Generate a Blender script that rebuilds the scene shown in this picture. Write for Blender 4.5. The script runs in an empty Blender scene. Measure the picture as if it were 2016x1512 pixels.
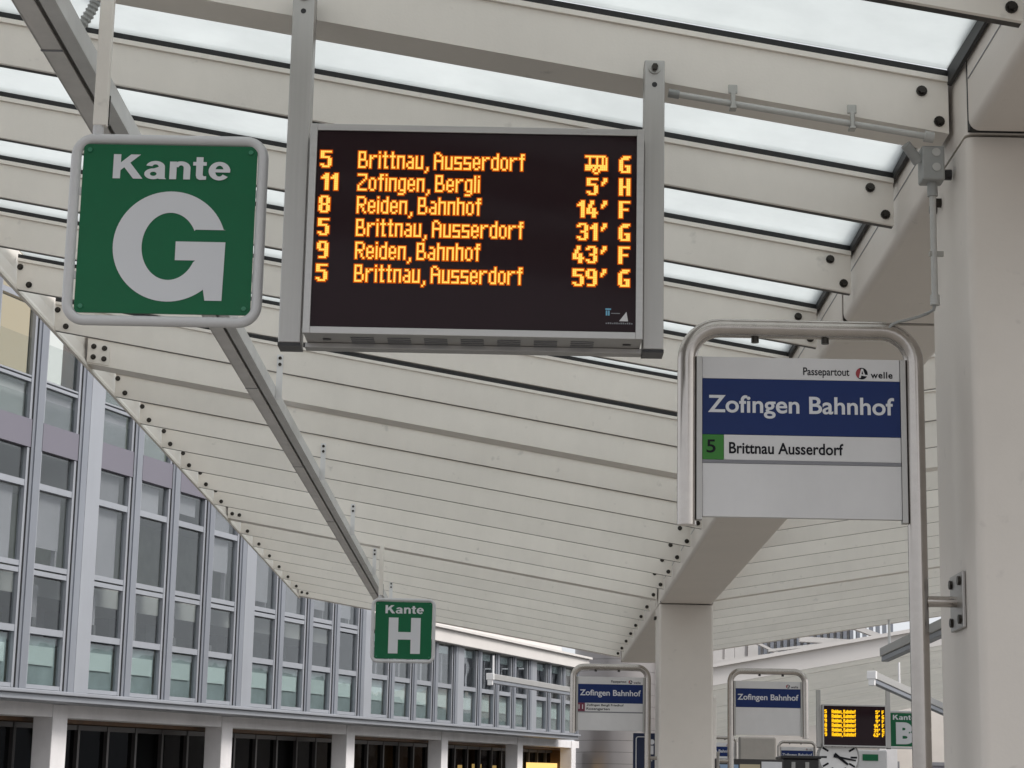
import bpy, bmesh, math, random
from mathutils import Vector, Matrix
random.seed(7)
sc = bpy.context.scene
COL = sc.collection
# ------------------------------------------------------------------ camera (at the origin, eye height 1.6 m above the ground)
F, PITCH, YAW, ROLL = 4118.0, .2096, -.0041, .0201
cy, sy, cp, sp = math.cos(YAW), math.sin(YAW), math.cos(PITCH), math.sin(PITCH)
FW = Vector((sy*cp, cy*cp, sp)); R0 = Vector((cy, -sy, 0)); U0 = R0.cross(FW)
RI = R0*math.cos(ROLL) + U0*math.sin(ROLL); UP = U0*math.cos(ROLL) - R0*math.sin(ROLL)
cd = bpy.data.cameras.new('camera'); cam = bpy.data.objects.new('camera', cd); COL.objects.link(cam)
cd.sensor_width = 36; cd.lens = F/2016*36; cd.clip_end = 2000; cd.clip_start = .05
cam.matrix_world = Matrix((RI, UP, -FW)).transposed().to_4x4()
sc.camera = cam
GROUND = -1.6
# ------------------------------------------------------------------ sky, sun, exposure (overcast)
SUN_EL, SUN_AZ = math.radians(42), math.radians(110)
w = bpy.data.worlds.new('World'); sc.world = w; w.use_nodes = True
nt = w.node_tree; bg = nt.nodes['Background']
sky = nt.nodes.new('ShaderNodeTexSky'); sky.sky_type = 'NISHITA'; sky.sun_disc = False
sky.sun_elevation = SUN_EL; sky.sun_rotation = SUN_AZ; sky.dust_density = 6; sky.air_density = 1.2
hs = nt.nodes.new('ShaderNodeHueSaturation'); hs.inputs['Saturation'].default_value = .22
mx = nt.nodes.new('ShaderNodeMixRGB'); mx.inputs[0].default_value = .55; mx.inputs[2].default_value = (9.0, 9.3, 9.8, 1)
nt.links.new(sky.outputs[0], hs.inputs['Color']); nt.links.new(hs.outputs[0], mx.inputs[1])
nt.links.new(mx.outputs[0], bg.inputs[0]); bg.inputs[1].default_value = .10
sl = bpy.data.lights.new('sun', 'SUN'); sl.energy = 1.5; sl.angle = math.radians(20); sl.color = (1, .95, .88)
so = bpy.data.objects.new('sun', sl); COL.objects.link(so)
so.rotation_euler = (math.pi/2 - SUN_EL, 0, math.pi - SUN_AZ)
sc.view_settings.view_transform = 'Standard'; sc.view_settings.look = 'None'
sc.view_settings.exposure = 0.46; sc.view_settings.gamma = 1.0
sc.cycles.max_bounces = 10; sc.cycles.transparent_max_bounces = 16; sc.cycles.caustics_reflective = False; sc.cycles.caustics_refractive = False
try: sc.cycles.use_denoising = True
except Exception: pass

# ------------------------------------------------------------------ helpers
def ray(u, v): return FW + RI*((u-1008)/F) - UP*((v-756)/F)
def at(u, v, Y):
    k = ray(u, v); return k*(Y/k.y)
def Zat(u, v, Y): return at(u, v, Y).z
def Xat(u, v, Y): return at(u, v, Y).x

class MB:
    def __init__(s): s.v = []; s.f = []
    def add(s, vs, fs):
        o = len(s.v); s.v += [Vector(p) for p in vs]; s.f += [[i+o for i in f] for f in fs]; return s
    def box(s, x0, x1, y0, y1, z0, z1):
        return s.add([(x0,y0,z0),(x1,y0,z0),(x1,y1,z0),(x0,y1,z0),(x0,y0,z1),(x1,y0,z1),(x1,y1,z1),(x0,y1,z1)],
                     [(0,3,2,1),(4,5,6,7),(0,1,5,4),(1,2,6,5),(2,3,7,6),(3,0,4,7)])
    def hexa(s, p):   # eight corners in box order
        return s.add(p, [(0,3,2,1),(4,5,6,7),(0,1,5,4),(1,2,6,5),(2,3,7,6),(3,0,4,7)])
    def prism(s, poly, a, b):   # poly of Vectors, extruded from offset a to offset b
        a, b = Vector(a), Vector(b); n = len(poly)
        return s.add([Vector(p)+a for p in poly] + [Vector(p)+b for p in poly],
                     [list(range(n))[::-1], list(range(n, 2*n))] + [(i, (i+1) % n, n+(i+1) % n, n+i) for i in range(n)])
    def tube(s, pts, r, n=10, cap=True, closed=False):
        pts = [Vector(p) for p in pts]; m = len(pts)
        t0 = (pts[1]-pts[0]).normalized()
        ref = Vector((0,0,1)) if abs(t0.z) < .9 else Vector((0,1,0))
        nn = t0.cross(ref).normalized(); vs = []; fs = []
        for i, p in enumerate(pts):
            if closed: t = (pts[(i+1) % m]-pts[i-1]).normalized()
            else: t = ((pts[min(i+1, m-1)]-pts[max(i-1, 0)])).normalized()
            nn = (nn - t*nn.dot(t)).normalized(); bb = t.cross(nn)
            rr = r[i] if isinstance(r, (list, tuple)) else r
            for k in range(n):
                a = 2*math.pi*k/n; vs.append(p + (nn*math.cos(a)+bb*math.sin(a))*rr)
        M = m if closed else m-1
        for i in range(M):
            for k in range(n):
                j = (i+1) % m
                fs.append((i*n+k, i*n+(k+1) % n, j*n+(k+1) % n, j*n+k))
        if cap and not closed:
            fs.append(list(range(n))[::-1]); fs.append(list(range((m-1)*n, m*n)))
        return s.add(vs, fs)
    def cyl(s, a, b, r, n=10): return s.tube([a, b], r, n)
    def build(s, name, mat, parent=None, smooth=False, bevel=0, seg=2):
        me = bpy.data.meshes.new(name); me.from_pydata([tuple(v) for v in s.v], [], s.f)
        bm = bmesh.new(); bm.from_mesh(me); bmesh.ops.recalc_face_normals(bm, faces=bm.faces)
        if bevel: bmesh.ops.bevel(bm, geom=[e for e in bm.edges if e.calc_face_angle(0) > .6], offset=bevel, segments=seg, profile=.5, affect='EDGES', clamp_overlap=True)
        bm.to_mesh(me); bm.free()
        if smooth:
            for p in me.polygons: p.use_smooth = True
            try: me.set_sharp_from_angle(angle=math.radians(40))
            except Exception: pass
        me.materials.append(mat)
        o = bpy.data.objects.new(name, me); COL.objects.link(o)
        if parent: link(o, parent)
        return o
def link(o, parent):
    o.parent = parent; o.matrix_parent_inverse = Matrix.Translation(-world_loc(parent))
def world_loc(p):
    l = Vector(p.location)
    if p.parent: l = l + world_loc(p.parent) + Vector(p.matrix_parent_inverse.translation)
    return l
def thing(name, label, cat, loc=(0,0,0), group=None):
    o = bpy.data.objects.new(name, None); COL.objects.link(o); o.location = loc; o.empty_display_size = .1
    return tag(o, label, cat, group)
def tag(o, label, cat, group=None):
    o['label'] = label; o['category'] = cat
    if group: o['group'] = group
    return o
def structure(o): o['kind'] = 'structure'; return o

# ------------------------------------------------------------------ materials
def principled(name, col, rough=.5, metal=0, spec=.5, var=.0, scale=4, bump=0, bscale=60, emit=None, es=0, stain=0, rnd=0, streak=None, sk=.05):
    m = bpy.data.materials.new(name); m.use_nodes = True; t = m.node_tree; b = t.nodes['Principled BSDF']
    b.inputs['Base Color'].default_value = (*col, 1); b.inputs['Roughness'].default_value = rough
    b.inputs['Metallic'].default_value = metal; b.inputs['Specular IOR Level'].default_value = spec
    tc = t.nodes.new('ShaderNodeTexCoord')
    if var:
        n = t.nodes.new('ShaderNodeTexNoise'); n.inputs['Scale'].default_value = scale; n.inputs['Detail'].default_value = 6; n.inputs['Roughness'].default_value = .65
        r = t.nodes.new('ShaderNodeValToRGB'); r.color_ramp.elements[0].position = .3; r.color_ramp.elements[1].position = .7
        r.color_ramp.elements[0].color = (*[c*(1-var) for c in col], 1); r.color_ramp.elements[1].color = (*[min(1, c*(1+var*.6)) for c in col], 1)
        t.links.new(tc.outputs['Object'], n.inputs['Vector']); t.links.new(n.outputs['Fac'], r.inputs['Fac'])
        out = r.outputs['Color']
        if stain:   # sparse grime specks
            n2 = t.nodes.new('ShaderNodeTexNoise'); n2.inputs['Scale'].default_value = scale*9; n2.inputs['Detail'].default_value = 3
            r2 = t.nodes.new('ShaderNodeValToRGB'); r2.color_ramp.elements[0].position = .68; r2.color_ramp.elements[1].position = .78
            r2.color_ramp.elements[0].color = (0,0,0,1); r2.color_ramp.elements[1].color = (stain,stain,stain,1)
            mm = t.nodes.new('ShaderNodeMixRGB'); mm.inputs[2].default_value = (*[c*.45 for c in col], 1)
            t.links.new(tc.outputs['Object'], n2.inputs['Vector']); t.links.new(n2.outputs['Fac'], r2.inputs['Fac'])
            t.links.new(r2.outputs['Color'], mm.inputs[0]); t.links.new(out, mm.inputs[1]); out = mm.outputs[0]
        def mul(col, fac):
            q = t.nodes.new('ShaderNodeVectorMath'); q.operation = 'SCALE'; t.links.new(col, q.inputs[0]); t.links.new(fac, q.inputs['Scale']); return q.outputs[0]
        if rnd:
            oi = t.nodes.new('ShaderNodeObjectInfo'); rr = t.nodes.new('ShaderNodeMapRange'); rr.inputs['To Min'].default_value = 1-rnd; rr.inputs['To Max'].default_value = 1+rnd*.5
            t.links.new(oi.outputs['Random'], rr.inputs['Value']); out = mul(out, rr.outputs[0])
        if streak:
            mp = t.nodes.new('ShaderNodeMapping'); mp.inputs['Scale'].default_value = streak
            n4 = t.nodes.new('ShaderNodeTexNoise'); n4.inputs['Scale'].default_value = 1; n4.inputs['Detail'].default_value = 5; n4.inputs['Roughness'].default_value = .7
            sr = t.nodes.new('ShaderNodeMapRange'); sr.inputs['From Min'].default_value = .4; sr.inputs['From Max'].default_value = .75; sr.inputs['To Min'].default_value = 1.01; sr.inputs['To Max'].default_value = 1.01-sk
            t.links.new(tc.outputs['Object'], mp.inputs['Vector']); t.links.new(mp.outputs[0], n4.inputs['Vector']); t.links.new(n4.outputs['Fac'], sr.inputs['Value']); out = mul(out, sr.outputs[0])
        t.links.new(out, b.inputs['Base Color'])
        mr = t.nodes.new('ShaderNodeMapRange'); mr.inputs['To Min'].default_value = max(.03, rough-.1); mr.inputs['To Max'].default_value = min(1, rough+.12)
        t.links.new(n.outputs['Fac'], mr.inputs['Value']); t.links.new(mr.outputs[0], b.inputs['Roughness'])
    if bump:
        n3 = t.nodes.new('ShaderNodeTexNoise'); n3.inputs['Scale'].default_value = bscale; n3.inputs['Detail'].default_value = 4
        bp = t.nodes.new('ShaderNodeBump'); bp.inputs['Strength'].default_value = bump; bp.inputs['Distance'].default_value = .01
        t.links.new(tc.outputs['Object'], n3.inputs['Vector']); t.links.new(n3.outputs['Fac'], bp.inputs['Height']); t.links.new(bp.outputs[0], b.inputs['Normal'])
    if emit:
        b.inputs['Emission Color'].default_value = (*emit, 1); b.inputs['Emission Strength'].default_value = es
    return m
def brushed(name, col, rough, axis):
    m = principled(name, col, rough, metal=1); t = m.node_tree; b = t.nodes['Principled BSDF']
    tc = t.nodes.new('ShaderNodeTexCoord'); mp = t.nodes.new('ShaderNodeMapping')
    s = [90, 90, 90]; s[axis] = 2.5; mp.inputs['Scale'].default_value = s
    n = t.nodes.new('ShaderNodeTexNoise'); n.inputs['Scale'].default_value = 1.0; n.inputs['Detail'].default_value = 5
    mr = t.nodes.new('ShaderNodeMapRange'); mr.inputs['To Min'].default_value = rough-.1; mr.inputs['To Max'].default_value = rough+.15
    r = t.nodes.new('ShaderNodeValToRGB'); r.color_ramp.elements[0].color = (*[c*.82 for c in col], 1); r.color_ramp.elements[1].color = (*[min(1, c*1.08) for c in col], 1)
    t.links.new(tc.outputs['Object'], mp.inputs['Vector']); t.links.new(mp.outputs[0], n.inputs['Vector'])
    t.links.new(n.outputs['Fac'], mr.inputs['Value']); t.links.new(mr.outputs[0], b.inputs['Roughness'])
    t.links.new(n.outputs['Fac'], r.inputs['Fac']); t.links.new(r.outputs['Color'], b.inputs['Base Color'])
    return m
def roof_glass():
    m = bpy.data.materials.new('frosted_roof_glass'); m.use_nodes = True; t = m.node_tree; t.nodes.remove(t.nodes['Principled BSDF'])
    o = t.nodes['Material Output']; tr = t.nodes.new('ShaderNodeBsdfTransparent'); tl = t.nodes.new('ShaderNodeBsdfTranslucent'); gl = t.nodes.new('ShaderNodeBsdfGlossy')
    tr.inputs[0].default_value = (.50,.515,.54,1); tl.inputs[0].default_value = (.88,.915,.88,1); dn = t.nodes.new('ShaderNodeTexNoise'); dn.inputs['Scale'].default_value = 2.2; dn.inputs['Detail'].default_value = 8; dn.inputs['Roughness'].default_value = .7; dr = t.nodes.new('ShaderNodeValToRGB'); dr.color_ramp.elements[0].position = .36; dr.color_ramp.elements[1].position = .60; dr.color_ramp.elements[0].color = (.80,.825,.81,1); dr.color_ramp.elements[1].color = (.87,.895,.88,1); t.links.new(dn.outputs['Fac'], dr.inputs['Fac']); t.links.new(dr.outputs['Color'], tl.inputs[0]); gl.inputs['Roughness'].default_value = .1
    n = t.nodes.new('ShaderNodeTexNoise'); n.inputs['Scale'].default_value = 3; n.inputs['Detail'].default_value = 5
    tc = t.nodes.new('ShaderNodeTexCoord'); t.links.new(tc.outputs['Object'], n.inputs['Vector']); t.links.new(tc.outputs['Object'], dn.inputs['Vector'])
    mr = t.nodes.new('ShaderNodeMapRange'); mr.inputs['To Min'].default_value = .55; mr.inputs['To Max'].default_value = .75
    a = t.nodes.new('ShaderNodeMixShader'); t.links.new(n.outputs['Fac'], mr.inputs['Value']); t.links.new(mr.outputs[0], a.inputs[0])
    t.links.new(tr.outputs[0], a.inputs[1]); t.links.new(tl.outputs[0], a.inputs[2])
    b = t.nodes.new('ShaderNodeMixShader'); b.inputs[0].default_value = .05
    t.links.new(a.outputs[0], b.inputs[1]); t.links.new(gl.outputs[0], b.inputs[2]); t.links.new(b.outputs[0], o.inputs[0])
    return m
def window_glass(name, tint, refl, gcol=(.9,.92,.95)):
    m = bpy.data.materials.new(name); m.use_nodes = True; t = m.node_tree; t.nodes.remove(t.nodes['Principled BSDF'])
    o = t.nodes['Material Output']; tr = t.nodes.new('ShaderNodeBsdfTransparent'); gl = t.nodes.new('ShaderNodeBsdfGlossy'); gl.inputs['Roughness'].default_value = .02
    tr.inputs[0].default_value = (*tint, 1); gl.inputs[0].default_value = (*gcol,1)
    lw = t.nodes.new('ShaderNodeLayerWeight'); lw.inputs['Blend'].default_value = .5
    pw_ = t.nodes.new('ShaderNodeMath'); pw_.operation = 'POWER'; pw_.inputs[1].default_value = 4; t.links.new(lw.outputs['Facing'], pw_.inputs[0])
    fr = t.nodes.new('ShaderNodeMath'); fr.operation = 'MULTIPLY_ADD'; fr.inputs[1].default_value = .7; fr.inputs[2].default_value = (refl-1)*.12; t.links.new(pw_.outputs[0], fr.inputs[0])
    n = t.nodes.new('ShaderNodeTexNoise'); n.inputs['Scale'].default_value = 1.1; bp = t.nodes.new('ShaderNodeBump'); bp.inputs['Strength'].default_value = .12; bp.inputs['Distance'].default_value = .05
    tc = t.nodes.new('ShaderNodeTexCoord'); t.links.new(tc.outputs['Object'], n.inputs['Vector']); t.links.new(n.outputs['Fac'], bp.inputs['Height'])
    t.links.new(bp.outputs[0], gl.inputs['Normal'])
    a = t.nodes.new('ShaderNodeMixShader'); t.links.new(fr.outputs[0], a.inputs[0]); t.links.new(tr.outputs[0], a.inputs[1]); t.links.new(gl.outputs[0], a.inputs[2])
    t.links.new(a.outputs[0], o.inputs[0]); return m
def emitter(name, col, s):
    m = bpy.data.materials.new(name); m.use_nodes = True; t = m.node_tree; t.nodes.remove(t.nodes['Principled BSDF'])
    e = t.nodes.new('ShaderNodeEmission'); e.inputs[0].default_value = (*col, 1); e.inputs[1].default_value = s
    t.links.new(e.outputs[0], t.nodes['Material Output'].inputs[0]); return m

M = dict(
 cream=principled('cream_painted_steel', (.85,.80,.74), .42, var=.06, scale=1.6, bump=.04, bscale=140, stain=.35, rnd=.05, streak=(7,3,2.5), sk=.045),
 trim=principled('cream_trim', (.72,.68,.63), .4, var=.06, scale=5),
 column=principled('beige_painted_column', (.71,.655,.605), .5, var=.05, scale=2.2, bump=.05, bscale=120, stain=.22),
 gasket=principled('black_rubber', (.012,.012,.013), .6),
 bolt=principled('dark_bolt_steel', (.05,.045,.04), .4, metal=.8),
 roofglass=roof_glass(),
 alu=brushed('brushed_aluminium', (.46,.445,.43), .42, 2),
 alux=brushed('satin_aluminium_bezel', (.50,.485,.475), .4, 0),
 steel=principled('brushed_stainless_steel', (.47,.435,.405), .22, metal=1, var=.12, scale=14),
 tray=principled('galvanised_tray', (.74,.715,.70), .5, metal=.1, var=.12, scale=6),
 traylight=principled('galvanised_tray_edge', (.66,.655,.65), .5, metal=.2, var=.12, scale=6),
 black=principled('black_plastic', (.015,.014,.016), .35),
 screen=principled('smoked_screen', (.024,.012,.015), .10, spec=.13),
 led=emitter('amber_led_core', (1.0,.57,.10), 1.05),
 ledfar=emitter('amber_led_far', (1.0,.54,.012), 1.0),
 ledhalo=emitter('amber_led_halo', (1.0,.15,.003), .42),  # dim orange glow colour for the painted halo round the dots
 green=principled('green_sign_face', (.004,.122,.049), .45, spec=.3, var=.06, scale=8),
 screw=principled('painted_screw', (.03,.20,.11), .35),
 white=principled('white_sign_enamel', (.62,.61,.62), .4, var=.04, scale=9),
 panel=principled('white_sign_panel', (.67,.655,.66), .45, var=.07, scale=3, streak=(5,5,1.2), sk=.06),
 letter=principled('white_lettering', (.66,.66,.69), .45),
 blue=principled('dark_blue_sign_band', (.005,.022,.118), .45, spec=.3, var=.05, scale=6),
 lime=principled('green_line_square', (.028,.19,.02), .5),
 maroon=principled('maroon_line_square', (.16,.02,.05), .5),
 ink=principled('black_lettering', (.008,.008,.012), .6, spec=.2),
 red=principled('red_lettering', (.30,.03,.04), .5),
 cyan=principled('light_blue_logo', (.16,.42,.60), .5),
 greybar=principled('grey_divider', (.22,.22,.24), .5),
 pvc=principled('light_grey_conduit', (.50,.495,.48), .45, var=.08, scale=12),
 pvcdark=principled('grey_junction_plastic', (.33,.335,.33), .5, var=.1, scale=20),
 clip=principled('zinc_clip', (.40,.39,.37), .35, metal=.8),
 facade=principled('anodised_facade_metal', (.245,.26,.295), .42, metal=.25, var=.08, scale=1.2, rnd=.1, streak=(5,5,.35)),
 facadelight=principled('pale_facade_metal', (.335,.35,.385), .42, metal=.2, var=.06, scale=1.2, rnd=.08, streak=(5,5,.35)),
 spandrel=principled('mauve_grey_spandrel', (.165,.155,.19), .5, var=.05, scale=1),
 concrete=principled('pale_concrete', (.74,.72,.73), .8, var=.12, scale=1.5, bump=.15, bscale=30, streak=(3,3,.5)),
 whitewall=principled('white_render', (.66,.63,.61), .8, var=.05, scale=1),
 pane=window_glass('window_pane_glass', (.84,.86,.85), 1.3),
 shopglass=window_glass('shopfront_glass', (.6,.62,.63), 1.1, (.10,.10,.105)),
 blind=principled('grey_roller_blind', (.36,.345,.395), .8, var=.10, scale=2, rnd=.3),
 footgrey=principled('pale_grey_blind', (.50,.50,.525), .8, var=.06, scale=2, rnd=.15),
 curtain=principled('dark_curtain_edge', (.09,.09,.10), .8),
 tealblind=principled('pale_teal_blind', (.64,.76,.79), .6, var=.04, scale=4, rnd=.15),
 tealpanel=principled('teal_grey_panel', (.30,.37,.40), .4, var=.25, scale=2.5),
 room=principled('green_grey_room', (.42,.48,.36), .9, var=.45, scale=.7),
 roomdark=principled('dark_shop_interior', (.03,.028,.028), .8, var=.5, scale=1.2),
 darkframe=principled('dark_bronze_frame', (.06,.055,.055), .4, metal=.3),
 ceiling=principled('office_ceiling', (.42,.42,.43), .8),
 litwarm=emitter('lit_warm_blind', (1.0,.80,.52), .5),
 litwhite=emitter('lit_white_blind', (1.0,.98,.95), .85),
 litshop=emitter('lit_shop_lamp', (1.0,.62,.20), 1.0),
 officelamp=emitter('office_ceiling_lamp', (1.0,.97,.90), 1.6),
 wood=principled('brown_shop_panelling', (.13,.07,.035), .6, var=.4, scale=3),
 clad=principled('tower_cladding', (.30,.28,.275), .36, metal=.5, var=.06, scale=1),
 lampgrey=principled('grey_lamp_housing', (.34,.335,.33), .45, var=.06, scale=5),
 lampwhite=principled('white_lamp_end', (.75,.74,.74), .4),
 slat=principled('grey_slats', (.20,.20,.22), .6),
 asphalt=principled('concrete_roadway', (.23,.225,.215), .9, var=.3, scale=3, bump=.4, bscale=60),
 paving=principled('pale_paving', (.22,.208,.19), .85, var=.15, scale=2, bump=.2, bscale=40),
 navy=principled('navy_sign', (.012,.02,.06), .45),
 paperblue=principled('pale_blue_poster', (.30,.42,.60), .7), paperbeige=principled('beige_poster', (.55,.47,.32), .7), paperwhite=principled('white_poster', (.72,.72,.76), .7),
)

# ------------------------------------------------------------------ ground
structure(MB().box(-220, 220, -120, 420, GROUND-.5, GROUND).build('ground', M['asphalt']))
structure(MB().box(-3.6, 6.2, -30, 48, GROUND+.002, GROUND+.14).build('platform_pavement', M['paving'], bevel=.02))

# ------------------------------------------------------------------ lettering
def text_shape(body, offset=0.0, spacing=1.0):
    cu = bpy.data.curves.new('t', 'FONT'); cu.body = body; cu.size = 1; cu.offset = offset; cu.space_character = spacing; cu.resolution_u = 6
    o = bpy.data.objects.new('t', cu); COL.objects.link(o)
    dg = bpy.context.evaluated_depsgraph_get(); me = bpy.data.meshes.new_from_object(o.evaluated_get(dg))
    bpy.data.objects.remove(o); bpy.data.curves.remove(cu)
    vs = [v.co.copy() for v in me.vertices]; fs = [list(p.vertices) for p in me.polygons]; bpy.data.meshes.remove(me)
    return vs, fs
def lettering(body, x0, x1, z0, z1, y, mat, parent, offset=0.0, spacing=1.0, name='lettering'):
    """flat letters, fitted to the box x0..x1, z0..z1, facing -Y"""
    vs, fs = text_shape(body, offset, spacing)
    ax = min(v.x for v in vs); bx = max(v.x for v in vs); az = min(v.y for v in vs); bz = max(v.y for v in vs)
    mb = MB(); mb.add([(x0+(v.x-ax)/(bx-ax)*(x1-x0), y, z0+(v.y-az)/(bz-az)*(z1-z0)) for v in vs], fs)
    return flat(mb, name, mat, parent)
def flat(mb, name, mat, parent):
    me = bpy.data.meshes.new(name); me.from_pydata([tuple(v) for v in mb.v], [], mb.f); me.materials.append(mat)
    o = bpy.data.objects.new(name, me); COL.objects.link(o); link(o, parent); return o
def letter_bars(polys, x0, x1, z0, z1, y, mat, parent, t=.0015):
    """letters drawn as polygons in a unit box (y up), slightly raised"""
    mb = MB()
    for k, p in enumerate(polys):
        pts = [Vector((x0+a*(x1-x0), y - .0002*k, z0+b*(z1-z0))) for a, b in p]
        mb.prism(pts, (0, 0, 0), (0, -t, 0))
    return mb.build('lettering', mat, parent)
def arc(cx, cz, rx, rz, a0, a1, n=40): return [(cx+rx*math.cos(math.radians(a0+(a1-a0)*i/n)), cz+rz*math.sin(math.radians(a0+(a1-a0)*i/n))) for i in range(n+1)]
def ring_quads(cx, cz, rx, rz, qx, qz, a0, a1, n=40):
    o = arc(cx, cz, rx, rz, a0, a1, n); i = arc(cx, cz, qx, qz, a0, a1, n)
    return o, i
def glyph_G(x0, x1, z0, z1, y, mat, parent):
    mb = MB(); W, H = x1-x0, z1-z0
    P = lambda a, b: Vector((x0+a*W, y, z0+b*H))
    # one outline: outer arc from the upper terminal round to the spur, then stem and bar, then the inner arc back
    ao = math.degrees(math.asin((.655-.5)/.5)); out = arc(.495, .5, .495, .5, 8, 310, 64)
    out = [p for p in out if not (p[0] > .8 and .0 < p[1]-.5 < .15)]
    out = [(.995, .655)] + [p for p in arc(.50, .5, .5, .5, 18.5, 311, 64)]
    tail = [(.815, .125), (.835, .015), (.985, .015), (.995, .545), (.555, .545), (.555, .375), (.735, .375)]
    inn = arc(.50, .50, .245, .305, -28, -332, 56)
    inn = [p for p in inn if p[1] < .655 or p[0] < .72]
    poly = out + tail + inn + [(.725, .655)]
    pts = [P(a, b) for a, b in poly]; n = len(pts)
    mb.add(pts, [list(range(n))])
    me = bpy.data.meshes.new('lettering'); me.from_pydata([tuple(v) for v in mb.v], [], mb.f)
    bm = bmesh.new(); bm.from_mesh(me); bmesh.ops.triangulate(bm, faces=bm.faces, ngon_method='EAR_CLIP'); bm.to_mesh(me); bm.free()
    me.materials.append(mat); o = bpy.data.objects.new('lettering', me); COL.objects.link(o); link(o, parent); return o
def kante_word(x0, x1, z0, z1, y, parent):
    pieces = []                                            # polygons and ring strips in cap-height units
    def P(*p): pieces.append([list(p)])
    def ring(cx, cz, rx, rz, qx, qz, a0, a1, n=28):
        o, i = arc(cx, cz, rx, rz, a0, a1, n), arc(cx, cz, qx, qz, a0, a1, n)
        pieces.append([[o[k], o[k+1], i[k+1], i[k]] for k in range(n)])
    x = 0
    P((x,0),(x+.235,0),(x+.235,1),(x,1)); P((x+.2,.30),(x+.2,.62),(x+.55,1),(x+.86,1)); P((x+.33,.50),(x+.52,.68),(x+.95,0),(x+.65,0)); x += 1.0
    P((x+.43,.03),(x+.47,0),(x+.70,0),(x+.655,.06),(x+.645,.5),(x+.43,.5)); ring(x+.345, .50, .30, .245, .10, .105, 0, 168); ring(x+.285, .21, .285, .225, .105, .085, 0, 360); P((x+.25,.335),(x+.45,.37),(x+.45,.50),(x+.30,.435)); x += .80
    P((x,0),(x+.22,0),(x+.22,.73),(x,.73)); ring(x+.36, .465, .30, .28, .085, .115, 0, 165); P((x+.445,0),(x+.66,0),(x+.66,.47),(x+.445,.47)); x += .74
    P((x+.10,.16),(x+.32,.18),(x+.32,.93),(x+.10,.93)); P((x,.58),(x+.43,.58),(x+.43,.73),(x,.73)); P((x+.10,.18),(x+.13,.05),(x+.22,-.01),(x+.43,0),(x+.43,.145),(x+.35,.14),(x+.32,.19)); x += .50
    ring(x+.345, .365, .345, .385, .135, .225, 5, 322); P((x+.10,.31),(x+.685,.31),(x+.69,.44),(x+.10,.44)); x += .69
    mb = MB()
    for k, polys in enumerate(pieces):
        for p in polys: mb.add([Vector((x0+a/x*(x1-x0), y-.00015*k, z0+b*(z1-z0))) for a, b in p], [list(range(len(p)))])
    return flat(mb, 'lettering', M['letter'], parent)
H_POLYS = [[(0,0),(.30,0),(.30,1),(0,1)], [(.70,0),(1,0),(1,1),(.70,1)], [(.30,.39),(.70,.39),(.70,.60),(.30,.60)]]

# LED dot-matrix glyphs: nine rows of capital height, two rows of descender
def g(s, top=0): return (top, s.split('/'))
THIN = {
 'B': g('1111/1001/1001/1001/1111/10001/10001/10001/1111'), 'A': g('0110/1001/10001/10001/11111/10001/10001/10001/10001'), 'Z': g('11111/00001/00001/0001/001/01/1/1/11111'),
 'R': g('1111/10001/10001/10001/1111/101/1001/1001/10001'), 'r': g('1011/11/1/1/1/1/1', 2), 'i': g('1/0/1/1/1/1/1/1/1'), 't': g('010/010/111/010/010/010/010/010/011'),
 'n': g('1111/1001/1001/1001/1001/1001/1001', 2), 'a': g('0110/0001/0001/0111/1001/1001/0111', 2), 'u': g('1001/1001/1001/1001/1001/1001/1111', 2),
 ',': g('01/01/1', 8), 's': g('1111/1000/1000/1111/0001/0001/1111', 2), 'e': g('0110/1001/1001/1111/1000/1001/0110', 2), 'd': g('0001/0001/0111/1001/1001/1001/1001/1001/0111'),
 'o': g('0110/1001/1001/1001/1001/1001/0110', 2), 'f': g('011/010/111/010/010/010/010/010/010'), 'g': g('0111/1001/1001/1001/1001/1001/0111/0001/1110', 2),
 'h': g('1/1/1111/1001/1001/1001/1001/1001/1001'), 'l': g('1/1/1/1/1/1/1/1/1'), ' ': g('0')}
BOLD = {
 '5': g('111111/11/11/11111/000011/000011/000011/110011/01111'), '1': g('0011/0111/1111/0011/0011/0011/0011/0011/0011'), '8': g('01111/110011/110011/110011/01111/110011/110011/110011/01111'),
 '9': g('01111/110011/110011/110011/011111/000011/000011/000011/01111'), '4': g('0011/0011/011/011/11011/11011/111111/00011/00011'), '3': g('01111/110011/000011/000011/00111/000011/000011/110011/01111'),
 "'": g('0011/0011/011/01'), 'G': g('001111/01111/11/11/11/110111/110011/110011/011111'), 'H': g('110011/110011/110011/110011/111111/110011/110011/110011/110011'),
 'F': g('111111/11/11/11/11111/11/11/11/11'),
 '#': g('111111111110/001000100101/001000100101/001000100101/001000100101/111111111111/111101101111/111011011111/000010010000/000001100000')}
def led_dots(text, font):
    x = 0; out = []; width = 0
    for ch in text:
        top, rows = font[ch]; wd = max(len(r) for r in rows)
        if ch == ' ': wd = 1
        for i, r in enumerate(rows):
            for j, c in enumerate(r):
                if c == '1': out.append((x+j, top+i))
        width = x+wd; x += wd+1
    return out, width

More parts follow.
